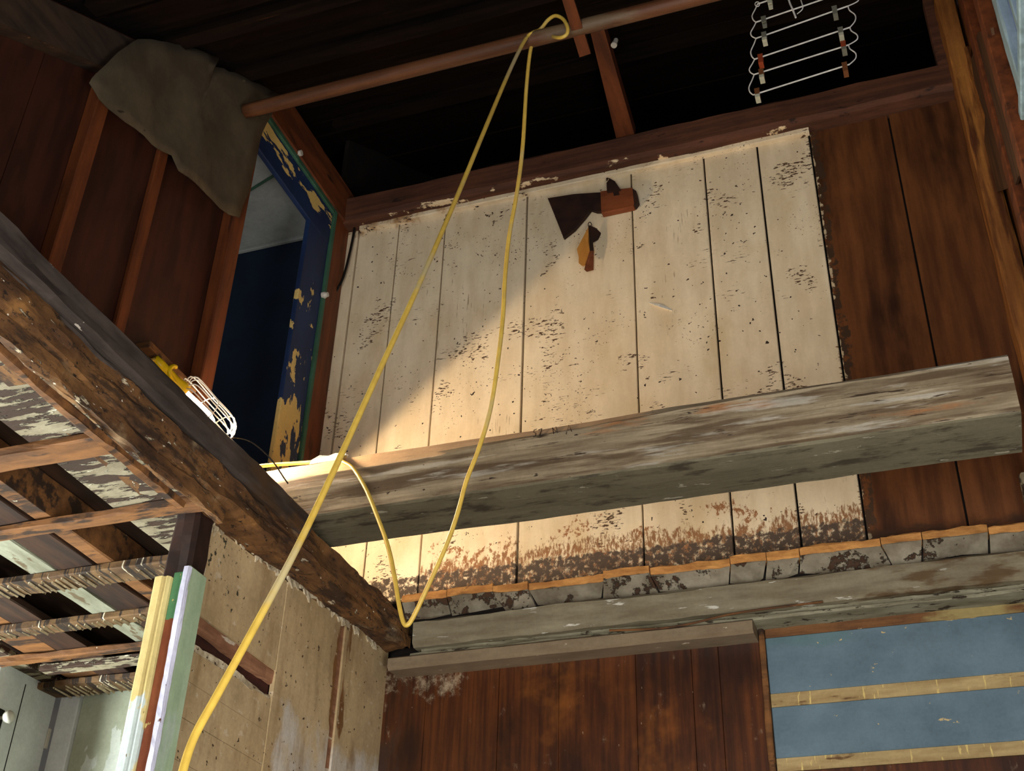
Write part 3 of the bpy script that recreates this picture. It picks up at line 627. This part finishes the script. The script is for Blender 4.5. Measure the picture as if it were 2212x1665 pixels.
# ------------------------------------------------------------------ torn builders paper over the left partition
def sheet(outline, plane_x, nx=16, amp=.02, th=.003, seed=0):
    """wavy sheet filling an outline that lies on a plane x = const"""
    pts = [onX(x, y, plane_x) for x, y in outline]
    c = sum(pts, Vector()) / len(pts)
    rings = 6; v, f = [c], []
    fine = []
    for i in range(len(pts)):
        p, q_ = pts[i], pts[(i + 1) % len(pts)]
        for k in range(3): fine.append(p.lerp(q_, k / 3))
    k = len(fine)
    for r in range(1, rings + 1):
        for p in fine:
            w = c.lerp(p, r / rings)
            w += mnoise.noise_vector(Vector((w.y * 14 + seed, w.z * 14, seed))) * (.008 if r == rings else 0)
            v.append(w)
    for p in v: p.x = plane_x + amp * (mnoise.noise(Vector((p.y * 5 + seed, p.z * 3, 1.5))) + .6 * mnoise.noise(Vector((p.y * 13, p.z * 8, seed))))
    for i in range(k): f.append([0, 1 + i, 1 + (i + 1) % k])
    for r in range(rings - 1):
        o = 1 + r * k
        for i in range(k): f.append([o + i, o + k + i, o + k + (i + 1) % k, o + (i + 1) % k])
    m = len(v); v2 = [p + Vector((-th, 0, 0)) for p in v]
    f2 = [[i + m for i in q_[::-1]] for q_ in f]; o = 1 + (rings - 1) * k
    side = [[o + i, o + (i + 1) % k, o + (i + 1) % k + m, o + i + m] for i in range(k)]
    return v + v2, f + f2 + side
ob('paper_sheet', sheet([(300, 82), (345, 88), (400, 97), (470, 126), (464, 144), (505, 158), (560, 178), (606, 206), (585, 250), (560, 300), (548, 370), (532, 430), (518, 470), (500, 462), (440, 412), (385, 368), (372, 335), (330, 308), (270, 262), (215, 215), (195, 178), (215, 150), (255, 112)], -2.045, amp=.016, seed=3), M['paper'], sm=True,
   label='torn sheet of brown paper hanging over the top of the red-brown partition', cat='paper')

# ------------------------------------------------------------------ multi-tier clip hanger under the roof
YH = 2.72
hr = thing('clip_hanger', onY(1730, 205, YH), 'steel wire clip hanger with stacked tiers hanging under the dark roof', 'hanger')
tiers = [((1633, 48), (1838, -22)), ((1633, 83), (1832, 13)), ((1630, 128), (1836, 59)), ((1629, 161), (1833, 97)), ((1627, 205), (1835, 139))]
tl = [((1636, 9), (1836, -60))] + tiers
for l, r in tl: ob('tier_bar', tube([onY(*l, YH), onY(*r, YH)], .0026, 6, 1), M['wire'], hr)
for i in range(len(tl) - 1):
    (lx, ly), (lx2, ly2) = tl[i][0], tl[i + 1][0]
    h = ly2 - ly
    ob('side_wire', tube([onY(lx, ly, YH), onY(lx - 4, ly + .25 * h, YH), onY(lx - 11, ly + .62 * h, YH), onY(lx - 9, ly + .86 * h, YH), onY(lx2, ly2, YH)], .002, 6, 5), M['wire'], hr)
    (rx, ry), (rx2, ry2) = tl[i][1], tl[i + 1][1]; h = ry2 - ry
    ob('side_wire', tube([onY(rx, ry, YH), onY(rx + 3, ry + .2 * h, YH), onY(rx + 15, ry + .42 * h, YH), onY(rx + 15, ry + .7 * h, YH), onY(rx2, ry2, YH)], .002, 6, 5), M['wire'], hr)
ob('side_ring', tube([onY(1636 + 5 * math.cos(t), 9 + 5 * math.sin(t), YH) for t in [i * math.pi / 4 for i in range(9)]], .0016, 5, 2), M['wire'], hr)
top = onY(1735, -60, YH)
ob('hook', tube([onY(1719, 38, YH), onY(1712, 20, YH), onY(1704, 0, YH), onY(1695, -40, YH), top + Vector((0, 0, .05)), Vector((top.x, YH, roofz(YH) - .01))], .003, 6), M['wire'], hr)
ob('brace_wire', tube([onY(1722, 30, YH), onY(1734, 18, YH), onY(1730, 0, YH), onY(1722, -30, YH)], .0018, 6), M['wire'], hr)
def clip(x, y, m, m2=None, s=1.):
    c = onY(x, y, YH)
    w = .008 * s
    body = join(slab([c + Vector((-w, -.008, .012)), c + Vector((w, -.008, .012)), c + Vector((w * .8, -.013, -.022)), c + Vector((-w * .8, -.013, -.022))], (0, .003, 0)),
                slab([c + Vector((-w, .006, .012)), c + Vector((w, .006, .012)), c + Vector((w * .8, .010, -.022)), c + Vector((-w * .8, .010, -.022))], (0, .003, 0)),
                tube([c + Vector((-w * .7, 0, 0)), c + Vector((w * .7, 0, 0))], .0075, 8, 1))
    k = ob('clip', body, M[m], hr)
    if m2: ob('clip_tip', slab([c + Vector((-w * .9, -.0145, -.020)), c + Vector((w * .9, -.0145, -.020)), c + Vector((w * .9, -.0165, -.034)), c + Vector((-w * .9, -.0165, -.034))], (0, .028, 0)), M[m2], k)
for cl in ((1663, 4, 'clip_pale', None), (1650, 44, 'clip_grey', None), (1651, 78, 'clip_grey', 'clip_pale'), (1643, 126, 'clip_red', 'clip_red'), (1645, 158, 'clip_brown', 'clip_pale'), (1636, 200, 'clip_brown', 'clip_pale'),
           (1803, 22, 'clip_grey', 'clip_grey'), (1816, 68, 'clip_grey', 'clip_pale'), (1822, 98, 'clip_red', 'clip_grey'), (1825, 144, 'clip_brown', 'clip_brown')): clip(*cl)

# ------------------------------------------------------------------ bracket and wood chip on the plank wall
Yw = 3.594
ax = thing('axe_shaped_bracket', onY(1275, 440, Yw), 'axe-shaped dark wooden bracket with a red-brown block on the white planks', 'bracket')
def plate(name, px, m, y0, th, par): return ob(name, slab([onY(x, y, y0) for x, y in px], (0, th, 0)), M[m], par)
plate('blade', [(1183, 428), (1240, 419), (1300, 415), (1300, 456), (1288, 456), (1276, 452), (1262, 470), (1240, 495), (1217, 513), (1204, 480), (1190, 445)], 'bark', 3.578, .016, ax)
ob('block', slab([onY(x, y, 3.565) for x, y in ((1297, 413), (1366, 405), (1370, 440), (1368, 444), (1299, 459))], (0, .03, 0)), M['block'], ax)
ob('block_back', slab([onY(x, y, 3.56) for x, y in ((1366, 407), (1374, 412), (1378, 432), (1370, 443))], (0, .03, 0)), M['bark'], ax)
plate('ear', [(1311, 414), (1310, 395), (1317, 385), (1328, 391), (1340, 409)], 'bark', 3.555, .02, ax)
plate('peg', [(1323, 411), (1336, 411), (1338, 420), (1326, 422)], 'bark', 3.562, .01, ax)
wc = thing('wood_chip', onY(1262, 583, 3.52), 'curled tan and brown wood chip dangling below the axe-shaped bracket', 'wood chip')
Yc = 3.553
ob('chip_face', slab([onY(1271, 490, Yc), onY(1270, 520, Yc), onY(1274, 541, Yc), onY(1263, 572, Yc), onY(1256, 573, Yc), onY(1250, 568, Yc), onY(1250, 555, Yc), onY(1246, 538, Yc), onY(1252, 526, Yc)], (.004, .006, 0)), M['tan'], wc)
ob('chip_curl', slab([onY(1271, 490, Yc), onY(1273, 486, Yc + .004), onY(1286, 492, Yc + .03), onY(1297, 503, Yc + .045), onY(1290, 517, Yc + .04), onY(1279, 523, Yc + .02), onY(1281, 540, Yc + .015), onY(1274, 541, Yc)], (.003, .004, 0)), M['bark'], wc)
ob('chip_tail', slab([onY(1274, 541, Yc), onY(1281, 540, Yc + .02), onY(1280, 582, Yc + .02), onY(1266, 586, Yc + .004), onY(1262, 582, Yc)], (.003, .004, 0)), M['block'], wc)
ob('nail_loop', tube([onY(1271, 489, Yc), onY(1271, 482, Yc), onY(1275, 480, Yc + .01), onY(1278, 485, Yc + .02), onY(1274, 490, Yc + .044)], .0016, 6), M['iron'], wc)
ob('paper_curl', slab([onY(1397, 652, 3.598), onY(1425, 656, 3.59), onY(1453, 668, 3.598), onY(1452, 671, 3.594), onY(1424, 662, 3.584)], (0, .003, 0)), M['rag'], label='small curl of peeling white paint on the plank wall', cat='paint curl')

# ------------------------------------------------------------------ cable and insulator by the doorway
ck = thing('wall_cable', onY(712, 640, 3.57), 'black cable dropping down the corner by the blue doorway to an insulator', 'cable')
ob('cable', tube([onY(768, 440, 3.585), onY(766, 490, 3.58), onY(757, 540, 3.575), onY(741, 600, 3.57), onY(722, 634, 3.56), onY(712, 640, 3.55)], .0055, 8), M['black'], ck, sm=True)
c = onX(702, 637, -2.10)
ob('insulator', tube([c + Vector((-.012, 0, 0)), c + Vector((0, 0, 0)), c + Vector((.008, 0, 0)), c + Vector((.014, 0, 0))], [.014, .014, .010, .010], 10, 1), M['porcelain'], ck)

def knob(c, up, label):
    o = thing('porcelain_knob', c, label, 'insulator')
    ob('knob_cap', tube([c, c + up * .012, c + up * .016], [.012, .012, .006], 10, 1), M['porcelain'], o)
    ob('knob_body', tube([c + up * .017, c + up * .03, c + up * .045], [.006, .009, .009], 10, 1), M['porcelain'], o)
    ob('knob_nail', tube([c + up * .045, c + up * .16], .003, 6, 1), M['iron'], o)
kc = onZ(1326, 98, 5.24)
knob(kc, Vector((.12, .3, .95)).normalized(), 'small white porcelain knob under the roof beside the red-brown joist')
kd = onX(652, 330, -2.088)
knob(kd, Vector((-1, 0, 0)), 'small white porcelain knob on the board above the blue door frame')

# ------------------------------------------------------------------ yellow extension cord
A, B = onX(392, 838, -2.06), onX(484, 938, -2.02)
ax_ = (B - A).normalized(); u = ax_.cross(Vector((0, 0, 1))).normalized(); w = ax_.cross(u)
ln = (B - A).length
strand1 = [(380, 1665 + 60), (414, 1605), (472, 1496), (560, 1336), (640, 1186), (715, 1030), (820, 800), (905, 615), (985, 430), (1045, 285), (1100, 155), (1133, 88)]
path = []
N1 = len(strand1) - 1
L = [0.]
for i in range(N1): L.append(L[-1] + math.hypot(strand1[i + 1][0] - strand1[i][0], strand1[i + 1][1] - strand1[i][1]))
for (x, y), l in zip(strand1, L):
    t = l / L[-1]; path.append(onY(x, y, 1 / ((1 - t) / 1.42 + t / 2.585)))
z_ = lambda lst: [onY(x, y, d) for x, y, d in lst]
path += z_([(1150, 71, 2.60), (1163, 66, 2.62), (1172, 58, 2.62), (1184, 43, 2.60), (1200, 34, 2.585), (1217, 42, 2.58), (1226, 60, 2.575), (1224, 74, 2.578), (1212, 81, 2.583), (1198, 80, 2.60)])
path += z_([(1185, 74, 2.66), (1170, 72, 2.665), (1157, 84, 2.645)])
path += z_([(1146, 108, 2.63), (1137, 190, 2.63), (1129, 320, 2.635), (1116, 420, 2.64), (1100, 510, 2.645), (1091, 600, 2.65), (1086, 690, 2.655), (1073, 800, 2.66), (1058, 890, 2.67), (1034, 970, 2.675), (1007, 1040, 2.68), (988, 1110, 2.685), (965, 1175, 2.69), (925, 1265, 2.70), (893, 1332, 2.71), (879, 1350, 2.71), (870, 1340, 2.715), (861, 1300, 2.72), (853, 1250, 2.73), (838, 1180, 2.745), (815, 1115, 2.765), (790, 1055, 2.785), (762, 1010, 2.81), (738, 995, 2.84)])
path += [Vector((-1.625, 2.915, 3.512)), Vector((-1.75, 2.95, 3.53)), Vector((-1.92, 2.88, 3.50)), Vector((-1.93, 2.62, 3.30)), Vector((-1.95, 2.45, 3.26)), Vector((-2.0, 2.40, 3.35)), Vector((-2.06, 2.44, 3.6)), A - ax_ * .128]
ob('extension_cord', tube(path, .0062, 10, 6), M['cord'], sm=True, label='yellow extension cord looped over the pole and hanging down the stairwell', cat='cord')

# ------------------------------------------------------------------ caged work lamp behind the floor beam
lamp = thing('work_lamp', A - Vector((0, 0, .06)), 'lit hand lamp with yellow handle and white wire cage behind the rotten beam', 'lamp')
ob('handle', tube([A - ax_ * .13, A - ax_ * .10, A - ax_ * .03, A - ax_ * .005, A + ax_ * .012], [.014, .017, .017, .024, .026], 14, 1), M['yellow'], lamp, sm=True)
h0 = A - ax_ * .01
ob('hook', tube([h0, onX(374, 822, -2.06), onX(366, 806, -2.06), onX(367, 796, -2.06), onX(374, 791, -2.06), onX(380, 793, -2.06)], .0075, 8), M['yellow'], lamp, sm=True)
cage = thing('cage', A); cage.parent = lamp; cage.location = A - WORLD[lamp.name]
R = .058
for i in range(14):
    an = 2 * math.pi * i / 14; d = u * math.cos(an) + w * math.sin(an)
    ob('cage_wire', tube([A + d * .03, A + ax_ * .012 + d * R, A + ax_ * ln * .5 + d * R, A + ax_ * ln * .86 + d * R, A + ax_ * ln * 1.02 + d * R * .72, A + ax_ * ln * 1.08 + d * R * .3], .0021, 6, 4), M['cage'], cage)
for t, rr in ((.5, 1.), (.9, .98)):
    ob('cage_ring', tube([A + ax_ * ln * t + (u * math.cos(a_) + w * math.sin(a_)) * R * rr for a_ in [i * math.pi / 12 for i in range(25)]], .0022, 6, 1), M['cage'], cage)
gbm = bpy.data.materials.new('lit_bulb'); gbm.use_nodes = True
bb = gbm.node_tree.nodes['Principled BSDF']; bb.inputs['Emission Color'].default_value = (1, .82, .58, 1); bb.inputs['Emission Strength'].default_value = 14; bb.inputs['Base Color'].default_value = (1, .95, .85, 1)
BC = A + ax_ * ln * .5
ob('bulb', tube([A + ax_ * .012, A + ax_ * .03, A + ax_ * ln * .4, A + ax_ * ln * .6, A + ax_ * ln * .72, A + ax_ * ln * .76], [.010, .010, .014, .016, .010, .003], 12, 1), gbm, lamp, sm=True)
LP = Vector((-1.985, 2.80, 3.62))
light('work_lamp_beam', 'SPOT', LP, LP + Vector((.689, .296, -.66)), 64, (1, .77, .51), spot_size=math.radians(177), spot_blend=.06, shadow_soft_size=.04)

# ------------------------------------------------------------------ small things on the timber
s0 = onY(662, 1004, 2.87)
zs = zT + .024
ob('paper_scrap', slab([(-1.72, 2.878, zs), (-1.605, 2.878, zs), (-1.60, 2.882, zs + .02), (-1.64, 2.885, zs + .03), (-1.66, 2.885, zs + .024), (-1.69, 2.88, zs + .028), (-1.715, 2.88, zs + .016)], (0, .016, .004)), M['rag'], label='crumpled white paper scrap lying on the grey timber near the lamp', cat='paper scrap')
ob('bent_wire', tube([onY(496, 948, 2.63), onY(510, 945, 2.65), onY(538, 952, 2.68), onY(566, 972, 2.72), onY(592, 1000, 2.76), onY(612, 1030, 2.80), onY(622, 1044, 2.825)], .0022, 6), M['black'], sm=True, label='thin dark wire arching from the rotten beam to the grey timber', cat='wire')
